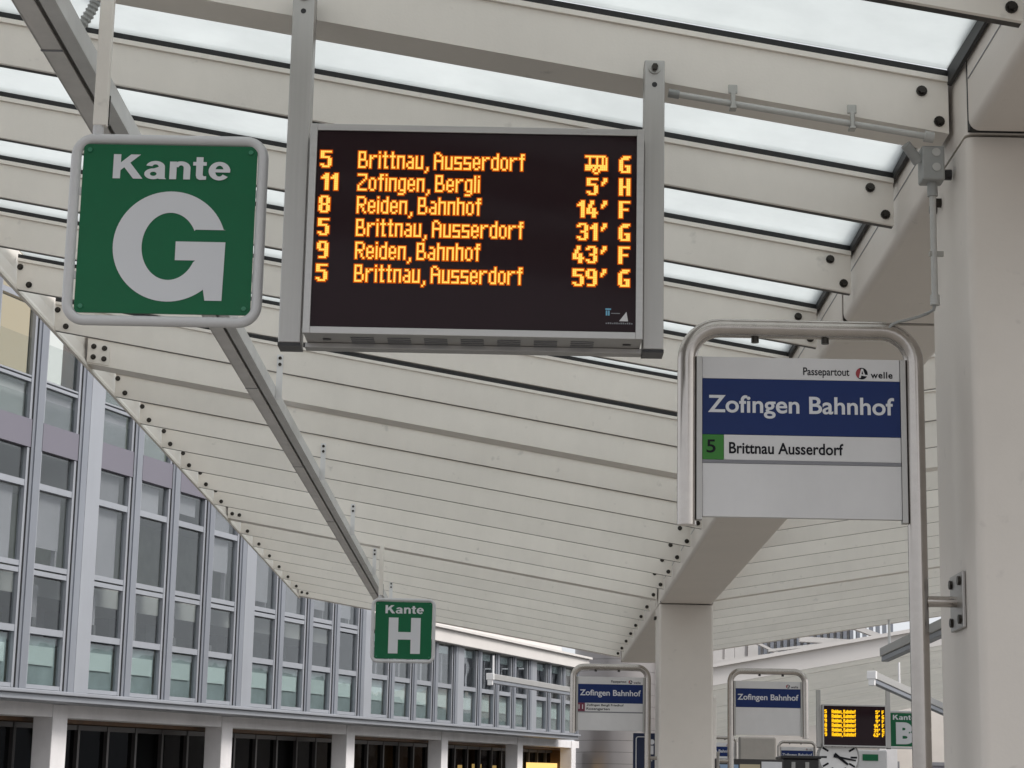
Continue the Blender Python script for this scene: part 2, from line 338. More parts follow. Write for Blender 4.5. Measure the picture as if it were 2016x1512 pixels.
# ------------------------------------------------------------------ butterfly canopy
D = .8; Y0 = -.435
def Yn(n): return n*D + Y0
SL = .1697; XR, XL, BH = 1.098, -2.29, .128
CX = 1.321                                    # centre line of the gutter beam
def zb(X): return 1.772 + SL*(XR-X)           # underside of the left bay's battens; the right bay mirrors it
def mir(X, side): return X if side < 0 else 2*CX - X
def board(mb, x0, x1, y0, y1, a, b, side):    # sloping upright board: underside offset a, top offset b
    p = []
    for (o) in (a, b):
        for (x, y) in ((x0,y0),(x1,y0),(x1,y1),(x0,y1)): p.append((mir(x, side), y, zb(x)+o))
    mb.hexa(p)
def bolt(x, y, z, parent, r=.0115):
    mb = MB(); mb.cyl((x, y+.001, z), (x, y-.004, z), r*1.25, 12); mb.cyl((x, y-.003, z), (x, y-.013, z), r*.8, 6)
    return mb.build('bolt', M['bolt'], parent)
canopy = thing('bus_station_canopy', 'long cream glass strip canopy overhead, sloping down to a central beam on columns', 'canopy', (CX, 5.24, GROUND))
MAINS = (7, 14, 21, 28)
def rafters(side, n0, n1, x0=XL, x1=XR, bolts=True, parent=canopy):
    for n in range(n0, n1+1):
        y = Yn(n); main = n % 7 == 0
        mb = MB(); th = .148 if main else .014; bot = .012 if main else 0
        board(mb, x0, x1, y, y+th, bot, BH + (.022 if main else 0), side)
        top = BH + (.022 if main else 0)
        if main: board(mb, x0, x1, y+th+.001, y+th+.034, .030, BH, side)
        board(mb, x0, x1, y-.010, y+th+.006, top+.0005, top+.0145, side)              # projecting top ledge
        o = mb.build('main_rafter' if main else 'batten', M['cream'], parent)
        if not main: lp = MB(); board(lp, x0, x1, y+th+.0005, y+th+.028, .001, .010, side); lp.build('lower_shade_strip', M['bolt'], o)  # dark strip added to draw the shade line under the batten
        gk = MB(); board(gk, x0, x1+.004, y-.004, y+th, top+.015, top+.0335, side); gk.build('gasket', M['gasket'], o)
        if bolts:
            for (bx, bz) in ((1.029, .103+bot), (1.073, .028+bot)):
                if 5 < n: bolt(bx, y, zb(bx)+bz, o)
            if main and n in (14,):
                pl = MB(); board(pl, -2.285, -2.17, y-.006, y-.0005, .02, .135, side); pl.build('bracket_plate', M['cream'], o)
                for bx in (-2.255, -2.198):
                    for bz in (.05, .107): bolt(bx, y-.006, zb(bx)+bz, o)
            elif main and n > 14:
                for bx in (-2.255, -2.198): bolt(bx, y, zb(bx)+.05, o)
            elif n >= 12:
                for (bx, bz) in ((-2.277, .103), (-2.232, .028)): bolt(bx, y, zb(bx)+bz, o)
        if n < n1:                                                                      # frosted pane up to the next board
            y1 = Yn(n+1); gm = MB()
            t2 = BH + (.022 if (n+1) % 7 == 0 else 0)
            p = []
            for a in (0, .012):
                for (x, yy, tt) in ((x0+.02, y+th-.01, top), (x1+.004, y+th-.01, top), (x1+.004, y1-.002, t2), (x0+.02, y1-.002, t2)):
                    p.append((mir(x, side), yy, zb(x)+tt+.0365+a))
            gm.hexa(p); gm.build('glass_panel', M['roofglass'], parent)
            ek = MB(); board(ek, x1-.002, x1+.008, y+th, y1-.004, BH+.014, BH+.062, side); ek.build('edge_seal', M['gasket'], parent)
rafters(-1, 4, 28)
rafters(1, 4, 28, bolts=False)
# central gutter beam, in lengths that stop at the columns
def beam_profile(x0, x1, z0, z1, r=.028, n=5):
    pts = [(x0, z1)]
    for i in range(n+1):
        a = math.pi + (math.pi/2)*i/n; pts.append((x0+r+r*math.cos(a), z0+r+r*math.sin(a)))
    for i in range(n+1):
        a = 1.5*math.pi + (math.pi/2)*i/n; pts.append((x1-r+r*math.cos(a), z0+r+r*math.sin(a)))
    pts.append((x1, z1)); return pts
BX0, BX1, BZ0, BZ1 = 1.112, 1.530, 1.735, 1.955
for (a, b) in ((1.2, 4.996), (5.534, 7.022), (7.056, 16.196), (16.734, 22.10)):
    mb = MB(); mb.prism([Vector((x, 0, z)) for x, z in beam_profile(BX0, BX1, BZ0, BZ1)], (0, a, 0), (0, b, 0))
    gb = mb.build('gutter_beam', M['column'], canopy, smooth=True)
    lip = MB()
    for sx in (BX0-.0008, BX1+.0008): lip.box(sx-.0009, sx+.0009, a+.01, b-.01, 1.868, 1.871)
    lip.build('seam', M['greybar'], gb)
    for ya, yb_ in ((a-.033, a-.0005), (b+.0005, b+.033)): MB().box(BX0+.004, BX1-.004, ya, yb_, BZ0+.006, BZ1-.02).build('joint', M['gasket'], gb)
    flash = MB(); flash.box(BX0-.012, BX1+.012, a+.005, b-.005, 1.957, 1.975); flash.build('gutter_cover', M['column'], gb)
for yc in (5.265, 16.465):
    mb = MB(); s = .209; r = .022
    pr = []
    for (qx, qy, a0) in ((1,1,0), (-1,1,90), (-1,-1,180), (1,-1,270)):
        for i in range(6):
            a = math.radians(a0+90*i/5); pr.append(Vector((CX+qx*(s-r)+r*math.cos(a), yc+qy*(.235-r)+r*math.sin(a), 0)))
    mb.prism(pr, (0,0,GROUND+.142), (0,0,1.73)); c = mb.build('column', M['column'], canopy, smooth=True)
    h = MB(); h.prism([Vector((p.x, p.y, 0)) for p in pr], (0,0,1.738), (0,0,1.954)); h.build('column_head', M['column'], c, smooth=True)
    k = MB(); k.box(CX-s+.02, CX+s-.02, yc-s+.02, yc+s-.02, 1.731, 1.737); k.build('joint', M['gasket'], c)
    for sx in (-1, 1):
        for dy in (.09, .15):
            b = MB(); x = CX+sx*s; b.cyl((x-sx*.002, yc+dy, 1.655), (x+sx*.018, yc+dy, 1.655), .013, 8); b.build('bolt', M['bolt'], c)
# outer edge beams
for side in (-1, 1):
    mb = MB()
    prof = [(XL-.010, .19), (XL-.018, .10), (XL-.010, .035), (XL+.004, .008), (XL+.004, -.006), (XL-.012, -.006), (XL-.030, .03), (XL-.030, .19)]
    mb.prism([Vector((mir(x, side), 0, zb(XL)+z)) for x, z in prof], (0, 1.5, 0), (0, Yn(28)+.15, 0))
    mb.build('edge_beam', M['cream'], canopy)

# ------------------------------------------------------------------ cable trays under both bays
def cable_tray(side, label):
    t = thing('cable_tray', label, 'cable tray', (mir(-1.245, side), 11, 2.02), 'cable trays hung under the canopy bays')
    xs = lambda x: mir(x, side)
    a, b = 1.6, 21.9
    mb = MB()
    def bx(x0, x1, z0, z1, m=mb): m.box(min(xs(x0), xs(x1)), max(xs(x0), xs(x1)), a, b, z0, z1)
    bx(-1.300, -1.246, 2.020, 2.024); bx(-1.303, -1.2985, 2.020, 2.082)
    bx(-1.2975, -1.20, 2.052, 2.056)
    mb.build('channel', M['tray'], t)
    lm = MB(); bx(-1.232, -1.1905, 2.020, 2.024, lm); bx(-1.196, -1.1905, 2.0245, 2.085, lm); lm.build('side_flange', M['traylight'], t)
    jm = MB()
    for k in range(9):
        y = 3.1+k*2.2; x0, x1 = sorted((xs(-1.3045), xs(-1.245))); jm.box(x0, x1, y, y+.012, 2.0185, 2.0195)
    jm.build('joint_plate', M['greybar'], t)
    for n in (10, 13, 16, 19, 22, 25):
        y = Yn(n); z1 = zb(-1.18)+.085
        x0, x1 = sorted((xs(-1.1895), xs(-1.1595)))
        sm = MB(); sm.box(x0, x1, y-.006, y-.001, 2.022, z1)
        s = sm.build('hanger_strap', M['lampwhite'], t)
        for dz in (.018, .05): bolt((x0+x1)/2, y-.006, z1-dz, s, .0065)
    return t
tray = cable_tray(-1, 'grey cable tray hung under the left canopy bay, running behind both green platform signs')
# flexible hose rising from the tray at the top left
p0 = [at(152+38*t + 10*math.sin(t*2.4), 62-85*t, 5.75) for t in [i/44 for i in range(45)]]
hose = MB().tube(p0, [.017 if i % 4 < 2 else .0135 for i in range(45)], 10).build('flexible_hose', M['pvcdark'], None, smooth=True)
tag(hose, 'short ribbed grey hose curling up beside the cable tray at the top left', 'hose')

# ------------------------------------------------------------------ platform signs (Kante)
def rounded_rect(x0, x1, z0, z1, r, y, n=7):
    pts = []
    for (cx, cz, a0) in ((x1-r, z1-r, 0), (x0+r, z1-r, 90), (x0+r, z0+r, 180), (x1-r, z0+r, 270)):
        for i in range(n+1):
            a = math.radians(a0+90*i/n); pts.append(Vector((cx+r*math.cos(a), y, cz+r*math.sin(a))))
    return pts
def kante_sign(letter, cx, y, zc, rod_top, label, rod=True):
    W, Hh = .504, .503
    t = thing('platform_sign', label, 'sign', (cx, y, zc+Hh/2), 'green platform signs')
    x0, x1, z0, z1 = cx-W/2, cx+W/2, zc-Hh/2, zc+Hh/2; r = .0135
    MB().tube(rounded_rect(x0+r, x1-r, z0+r, z1-r, .045, y), r, 12, closed=True).build('frame', M['white'], t, smooth=True)
    px0, px1, pz0, pz1 = x0+.033, x1-.0285, z0+.032, z1-.029
    pm = MB(); pm.prism(rounded_rect(px0, px1, pz0, pz1, .012, y-.004, 4), (0, -.003, 0), (0, .003, 0))
    plate = pm.build('plate', M['green'], t)
    sm = MB()
    for sx in (px0+.016, px1-.016):
        for sz in (pz0+.016, pz1-.016): sm.cyl((sx, y-.0065, sz), (sx, y-.0105, sz), .006, 10)
    for i, (sx, sz) in enumerate([(px0+.016, pz0+.016), (px1-.016, pz0+.016), (px0+.016, pz1-.016), (px1-.016, pz1-.016)]):
        MB().cyl((sx, y-.0065, sz), (sx, y-.0105, sz), .006, 10).build('screw', M['screw'], plate)
    lm = MB()
    for sx, s0 in ((px0, -1), (px1, 1)):
        for sz in (.12, .34): lm.box(min(sx+s0*.0005, sx+s0*.012), max(sx+s0*.0005, sx+s0*.012), y-.003, y+.003, z0+sz, z0+sz+.02)
    lm.build('tab', M['white'], t)
    py = y-.0085; w, h = px1-px0, pz1-pz0
    kante_word(px0+.175*w, px0+.850*w, pz0+.795*h, pz0+.940*h, py, t)
    gx0, gx1, gz0, gz1 = px0+.20*w, px0+.845*w, pz0+.070*h, pz0+.722*h
    if letter == 'G': glyph_G(gx0, gx1, gz0, gz1, py, M['letter'], t)
    elif letter == 'H': letter_bars(H_POLYS, px0+.24*w, px0+.80*w, gz0+.01, gz1, py+.001, M['letter'], t)
    else: lettering(letter, px0+.26*w, px0+.80*w, gz0, gz1, py, M['letter'], t, offset=.055)
    if rod:
        rx = x0+.068
        rm = MB(); rm.box(rx-.0175, rx+.0175, y-.008, y+.016, z1+.022, rod_top)
        o = rm.build('hanger', M['cream'], t, bevel=.003)
        MB().cyl((rx-.004, y+.004, z1-.004), (rx-.004, y+.004, z1+.022), .014, 12).build('stub', M['white'], t, smooth=True)
        em = MB(); em.box(rx-.009, rx+.0195, y+.0165, y+.022, z1+.03, z1+.11); em.build('clamp', M['bolt'], o)
    return t
kante_sign('G', -.905, 5.10, 1.466, 2.17, 'large green platform sign with white letter G, in white tube frame, nearest')
kante_sign('H', -.876, 16.33, 1.494, 2.17, 'green platform sign with white letter H hanging in front of the office building')

# ------------------------------------------------------------------ departure boards
def departure_board(ox, y, oz, rows, label, hang, sc_=1.0, near=True):
    """ox, oz: lower left corner of the bezel front; y: front plane"""
    W, H, DP = .836*sc_, .541*sc_, .148*sc_
    t = thing('departure_board', label, 'departure board', (ox+W/2, y, oz+H), 'amber departure boards')
    b = .0175*sc_
    mb = MB(); mb.box(ox+.001, ox+W-.001, y+.012, y+DP, oz+.001, oz+H-.001); case = mb.build('case', M['alux'], t, bevel=.002)
    fr = MB()
    fr.box(ox, ox+b, y, y+.012, oz, oz+H); fr.box(ox+W-b, ox+W, y, y+.012, oz, oz+H)
    fr.box(ox+b, ox+W-b, y+.0003, y+.012, oz+H-b, oz+H); fr.box(ox+b, ox+W-b, y+.0003, y+.012, oz, oz+b)
    fr.build('bezel', M['alux'], t, bevel=.0012)
    MB().box(ox+b, ox+W-b, y+.006, y+.0118, oz+b, oz+H-b).build('screen', M['screen'], t)
    ys = y+.0055
    # perforated underside
    nv = 7; vmat = M['greybar']
    for k in range(nv):
        vx = ox+.115*sc_+k*(W-.2*sc_)/nv
        vm = MB()
        for j in range(4): vm.box(vx, vx+.058*sc_, y+.040*sc_+j*.020*sc_, y+.047*sc_+j*.020*sc_, oz-.0005, oz+.0005)
        vm.build('vent_slots', M['greybar'], case)
    um = MB(); um.box(ox-.004, ox+W+.004, y+.105*sc_, y+DP, oz-.012*sc_, oz+.0005); um.build('bottom_rail', M['alux'], case, bevel=.001)
    for kx in (.045, .79):
        MB().box(ox+kx*sc_, ox+(kx+.02)*sc_, y+.06*sc_, y+.07*sc_, oz-.0012, oz+.0002).build('latch', M['black'], case)
    d = .00485*sc_; dx = .00462*sc_
    def dots(items, nm, grow, yy, mat, par):
        m = MB()
        for (x, z) in items: m.add([(x-grow, yy, z-grow), (x+dx+grow, yy, z-grow), (x+dx+grow, yy, z+d+grow), (x-grow, yy, z+d+grow)], [(0,1,2,3)])
        return flat(m, nm, mat, par)
    for i, (num, name, tm, kl) in enumerate(rows):
        zt = oz + (.4715 - .0588*i)*sc_
        def put(txt, font, x, nm, right=False):
            ds, wd = led_dots(txt, font)
            if right: x = x - wd*dx
            items = [(x+a*dx, zt-(bb+1)*d) for a, bb in ds]
            o = dots(items, nm, d*(-.04 if near else .45), ys-.0004, M['led' if near else 'ledfar'], t); dots(items, 'led_halo', d*.55, ys, M['ledhalo'], o)  # larger orange quads behind the dots imitate their halo of light
        put(num, BOLD, ox+(.027 if len(num) < 2 else .031)*sc_, 'line_number'); put(name, THIN, ox+.122*sc_, 'destination')
        put(tm, BOLD, ox+.745*sc_, 'minutes', True); put(kl, BOLD, ox+.775*sc_, 'platform_letter')
    if near:   # maker's mark in the lower right corner
        lx, lz = ox+W-.092, oz+.052
        m = MB(); m.box(lx, lx+.014, ys-.0004, ys, lz+.022, lz+.026); m.box(lx+.001, lx+.005, ys-.0004, ys, lz+.008, lz+.0205); m.box(lx+.0065, lx+.0105, ys-.0004, ys, lz+.008, lz+.0205); m.build('emblem', M['cyan'], t)
        m = MB(); m.prism([Vector((lx+.034, ys, lz-.006)), Vector((lx+.052, ys, lz+.018)), Vector((lx+.056, ys, lz-.006))], (0,0,0), (0,-.0004,0)); m.build('emblem', M['white'], t)
        m = MB()
        for k in range(13): m.box(lx+.001+k*.0052, lx+.0046+k*.0052, ys-.0004, ys, lz-.0135, lz-.0105 + (.001 if k % 3 else 0))
        m.build('emblem', M['greybar'], t)
        m = MB(); m.box(lx+.014, lx+.036, ys-.0004, ys, lz+.0125, lz+.0145); m.build('emblem', M['greybar'], t)
    for (hx0, hx1, top) in hang:
        hm = MB(); hm.box(hx0, hx1, y+.075*sc_, y+.14*sc_, oz-.008*sc_, top)
        h = hm.build('hanger_post', M['alu'], t, bevel=.003)
        xm = (hx0+hx1)/2
        MB().box(hx0-.0005, hx1+.0005, y+.072*sc_, y+.143*sc_, oz-.016*sc_, oz-.0085*sc_).build('post_end', M['black'], h)
        if near:
            MB().cyl((xm, y+.0748, top-.022), (xm, y+.071, top-.022), .0155, 16).build('washer', M['clip'], h)
            MB().cyl((xm, y+.0708, top-.022), (xm, y+.058, top-.022), .0085, 6).build('bolt', M['bolt'], h)
            MB().cyl((xm, y+.0752, top-.066), (xm, y+.0742, top-.066), .007, 12).build('slot', M['black'], h)
    return t
ROWS = [('5','Brittnau, Ausserdorf','#','G'), ('11','Zofingen, Bergli',"5'",'H'), ('8','Reiden, Bahnhof',"14'",'F'), ('5','Brittnau, Ausserdorf',"31'",'G'), ('9','Reiden, Bahnhof',"43'",'F'), ('5','Brittnau, Ausserdorf',"59'",'G')]
departure_board(-.538, 5.0, 1.182, ROWS, 'large departure board with six amber lines hanging between two aluminium posts', [(-.606, -.5495, Zat(590, 20, 5.07)+.066), (.3025, .3545, Zat(1290, 117, 5.07))])

# ------------------------------------------------------------------ conduit and junction box beside the near column
cg = thing('cable_conduit', 'light grey conduit clipped under the beam with junction box on the near column', 'conduit', tuple(at(1840, 330, 5.2)))
pa, pb = at(1322, 184, 5.14), at(1838, 271, 5.14)
MB().cyl(pa, pb, .0085, 12).build('pipe', M['pvc'], cg, smooth=True)
MB().cyl(pa-(pb-pa)*.012, pa+(pb-pa)*.03, .0115, 12).build('pipe_sleeve', M['pvcdark'], cg, smooth=True)
MB().cyl(pb-(pb-pa)*.035, pb, .0145, 12).build('pipe_sleeve', M['pvc'], cg, smooth=True)
for f in (.235, .69):
    c = pa+(pb-pa)*f
    m = MB(); m.box(c.x-.012, c.x+.012, c.y-.002, c.y+.004, c.z+.028, c.z+.052); m.box(c.x-.006, c.x+.006, c.y-.012, c.y-.002, c.z-.013, c.z+.0285); m.box(c.x-.009, c.x+.009, c.y-.014, c.y+.014, c.z-.017, c.z-.010); m.build('clip', M['clip'], cg, bevel=.002)
j = at(1836, 327, 5.18)
jb = MB().box(j.x-.033, j.x+.026, j.y-.03, j.y+.03, j.z-.046, j.z+.046).build('junction_box', M['pvcdark'], cg, bevel=.005)
for dz in (.028, -.012): MB().cyl((j.x+.004, j.y-.0298, j.z+dz), (j.x+.004, j.y-.0325, j.z+dz), .011, 16).build('knockout', M['pvc'], jb)
q0 = at(1808, 318, 5.17); q1 = at(1783, 285, 5.15)
MB().tube([q0, q0*.5+q1*.5, q1], [.016, .014, .014], 10).build('cable_gland', M['pvcdark'], jb, smooth=True)
MB().cyl((j.x+.026, j.y+.01, j.z-.02), (j.x+.05, j.y+.01, j.z-.02), .014, 10).build('gland', M['black'], jb)
v0, v1 = at(1838, 366, 5.18), at(1838.5, 598, 5.18); v1.x = v0.x = (v0.x+v1.x)/2; v1.y = v0.y
MB().cyl(v0, v1, .0085, 12).build('pipe', M['pvc'], cg, smooth=True)
MB().cyl(v0+Vector((0,0,.014)), v0-Vector((0,0,.028)), .0135, 12).build('pipe_sleeve', M['pvcdark'], cg, smooth=True)
MB().cyl(v1+Vector((0,0,.022)), v1-Vector((0,0,.004)), .0125, 12).build('pipe_sleeve', M['pvc'], cg, smooth=True)
c = v0*.42+v1*.58; MB().box(c.x-.012, c.x+.024, c.y-.006, c.y+.006, c.z-.006, c.z+.006).build('clip', M['clip'], cg)
cab = [v1, v1+Vector((-.004,0,-.016))] + [at(u, v, 5.22) for u, v in ((1826,617),(1808,624),(1786,630),(1768,634),(1756,639),(1750,646))]
MB().tube(cab, .004, 8).build('cable', M['pvcdark'], cg, smooth=True)

# ------------------------------------------------------------------ bus stop signs on bent steel tube
TY = 5.24
zrow = lambda v: Zat(1378, v, TY)
def stop_sign(dx, dy, mirror, label, lines, zo=0.0, top_mark='both', bracket=True):
    f = (lambda x: 2*CX - x + dx) if mirror else (lambda x: x + dx)
    y = TY+dy; r = .0245
    a, b = .4265, 1.0090; zt = 1.272+zo; R = .085
    t = thing('bus_stop_sign', label, 'sign', (f(b), y, GROUND+.14), 'bus stop signs on steel tubes')
    path = [(a, zrow(1034)+zo)]
    for i in range(9):
        an = math.pi - math.pi/2*i/8; path.append((a+R+R*math.cos(an), zt-R+R*math.sin(an)))
    for i in range(9):
        an = math.pi/2 - math.pi/2*i/8; path.append((b-R+R*math.cos(an), zt-R+R*math.sin(an)))
    path.append((b, GROUND+.142))
    MB().tube([Vector((f(x), y, z)) for x, z in path], r, 16).build('tube', M['steel'], t, smooth=True)
    X0, X1 = sorted((f(.4530), f(.9820)))
    def strip(v0, v1, mat, name, x0=X0+.012, x1=X1-.012, th=.009):
        return MB().box(x0, x1, y-th, y+th, zrow(v1)+zo, zrow(v0)+zo).build(name, mat, t, bevel=.0008)
    for sx0, sx1 in ((X0-.003, X0+.0115), (X1-.0115, X1+.003)):
        MB().box(sx0, sx1, y-.013, y+.013, zrow(1024)+zo, zrow(703)+zo).build('side_channel', M['alu'], t, bevel=.001)
    for i in (.28, .62):
        x = f(.453+.53*i); MB().cyl((x, y, zt-r+.002), (x, y, zt-r-.012), .010, 10).build('bolt', M['bolt'], t)
    pt = strip(703, 745.5, M['panel'], 'header_panel'); pb_ = strip(745.8, 855.5, M['blue'], 'name_panel')
    yt = y-.0098; xw = X1-X0; Lx = lambda u: X0+(u-1370)/(1787-1370)*xw
    if top_mark in ('both',): lettering('Passepartout', Lx(1583), Lx(1676), zrow(741)+zo, zrow(721)+zo, yt, M['ink'], t, offset=.012)
    # round emblem with a letter A and a cut segment, then the word beside it
    ex, ez, er = Lx(1701), zrow(731)+zo, .0152
    MB().prism([Vector((ex+er*math.cos(k*math.pi/14), yt, ez+er*math.sin(k*math.pi/14))) for k in range(28)], (0,.0006,0), (0,.0002,0)).build('emblem', M['ink'], t)
    seg = [Vector((ex, yt, ez))] + [Vector((ex+er*math.cos(math.radians(k)), yt, ez+er*math.sin(math.radians(k)))) for k in range(112, 236, 8)]
    MB().prism(seg, (0,.0001,0), (0,-.0003,0)).build('emblem', M['red'], t)
    m = MB()
    m.prism([Vector((ex+q*er, yt, ez+s*er)) for q, s in ((-.5,-.75),(-.18,-.75),(.12,.8),(-.1,.8))], (0,-.0004,0), (0,-.0006,0))
    m.prism([Vector((ex+q*er, yt, ez+s*er)) for q, s in ((.35,-.45),(.62,-.45),(.2,.8),(-.02,.8))], (0,-.0007,0), (0,-.0009,0))
    m.prism([Vector((ex+q*er, yt, ez+s*er)) for q, s in ((-.2,-.35),(.95,-.50),(.95,-.25),(-.1,-.12))], (0,-.0010,0), (0,-.0012,0))
    m.build('emblem', M['panel'], t)
    lettering('welle', Lx(1719), Lx(1763), zrow(740)+zo, zrow(727)+zo, yt, M['ink'], t, offset=.02, spacing=1.1)
    lettering('Zofingen Bahnhof', Lx(1391), Lx(1765), zrow(823)+zo, zrow(778)+zo, yt, M['letter'], t, offset=.017)
    if lines:
        strip(855.8, 905, M['panel'], 'line_panel', x0=Lx(1423)); num, mat, inkm, texts = lines
        strip(855.8, 905, M[mat], 'line_number_panel', x1=Lx(1422.6))
        lettering(num, Lx(1388 if len(num) < 2 else 1384), Lx(1406 if len(num) < 2 else 1411), zrow(892)+zo, zrow(866)+zo, yt, M[inkm], t, offset=.012)
        n = len(texts)
        for i, (tx, x0, x1) in enumerate(texts):
            v0, v1 = (870, 893) if n == 1 else ((861, 878) if i == 0 else (883, 901))
            lettering(tx, Lx(x0), Lx(x1), zrow(v1)+zo, zrow(v0)+zo, yt, M['ink'], t, offset=.020)
        strip(905.3, 912, M['greybar'], 'divider', th=.010)
        strip(912.3, 1017, M['panel'], 'blank_panel')
    else: strip(855.8, 1017, M['panel'], 'blank_panel')
    if bracket:
        xc = CX + (.2095 if mirror else -.2095) + dx; sg = 1 if mirror else -1
        for zc in (Zat(1872, 1185, TY), Zat(1872, 1185, TY)-1.15):
            bm_ = MB(); bm_.box(min(xc+sg*.0005, xc+sg*.009), max(xc+sg*.0005, xc+sg*.009), y-.075, y+.075, zc+zo-.070, zc+zo+.070); br = bm_.build('bracket_plate', M['alu'], t, bevel=.002)
            MB().cyl((f(b)+ (0.02 if not mirror else -.02), y, zc+zo), (xc+sg*.009, y, zc+zo), .014, 12).build('bracket_arm', M['steel'], t, smooth=True)
            for qy in (-.05, .05):
                for qz in (-.048, .048): MB().cyl((xc+sg*.009, y+qy, zc+zo+qz), (xc+sg*.016, y+qy, zc+zo+qz), .0115, 8).build('bolt', M['bolt'], br)
    return t
stop_sign(0, 0, False, 'large blue and white stop sign on bent steel tube bracketed to the near column', ('5', 'lime', 'ink', [('Brittnau Ausserdorf', 1433, 1662)]))
stop_sign(.03, 11.2, False, 'small stop sign with maroon number 11, left of the far column', ('11', 'maroon', 'letter', [('Zofingen Bergli Friedhof', 1432, 1660), ('Rosengarten', 1432, 1575)]), zo=-.02)
stop_sign(.05, 11.2, True, 'stop sign with blank lower half on steel tube, right of the far column', None, zo=-.03, top_mark='one')

# ------------------------------------------------------------------ office building on the left
VPD = ray(2300, 1542).normalized()
A0 = at(0, 1352, 26.0); LU = A0.dot(FW)/VPD.dot(FW)
NO = Vector((VPD.y, -VPD.x, 0)).normalized()          # outward, to the street
def FP(s, out, z): return A0 + VPD*s + NO*out + Vector((0,0,z))
zpx = lambda v: Zat(0, v, 26.0)-A0.z
def hit(u, v, out):                                    # façade coordinate where a picture ray meets the plane `out`
    k = ray(u, v); p0 = FP(0, out, 0); t = p0.dot(NO)/k.dot(NO); q = k*t - p0
    return q.dot(VPD)/(1-VPD.z**2)*1.0 if False else (q.x*VPD.x+q.y*VPD.y)/(VPD.x**2+VPD.y**2)
def fbox(mb, s0, s1, o0, o1, z0, z1):
    mb.hexa([FP(s0,o1,z0), FP(s1,o1,z0), FP(s1,o0,z0), FP(s0,o0,z0), FP(s0,o1,z1), FP(s1,o1,z1), FP(s1,o0,z1), FP(s0,o0,z1)])
office = thing('office_building', 'grey metal and glass office building with rows of narrow windows above pale pillars', 'building', tuple(FP(12, -3, GROUND-A0.z-.4)))
SW = .4575*LU                                          # where the tall wing ends
SB, SE = -.115*LU, .972*LU
ZS0, ZS1 = zpx(872), zpx(815); STOREY = ZS0
ZLOW = zpx(1101); ZC = zpx(1040)
pitch, pw, grp, base0 = .0447*LU, .0310*LU, .1917*LU, .0823*LU
fm = lambda: MB()
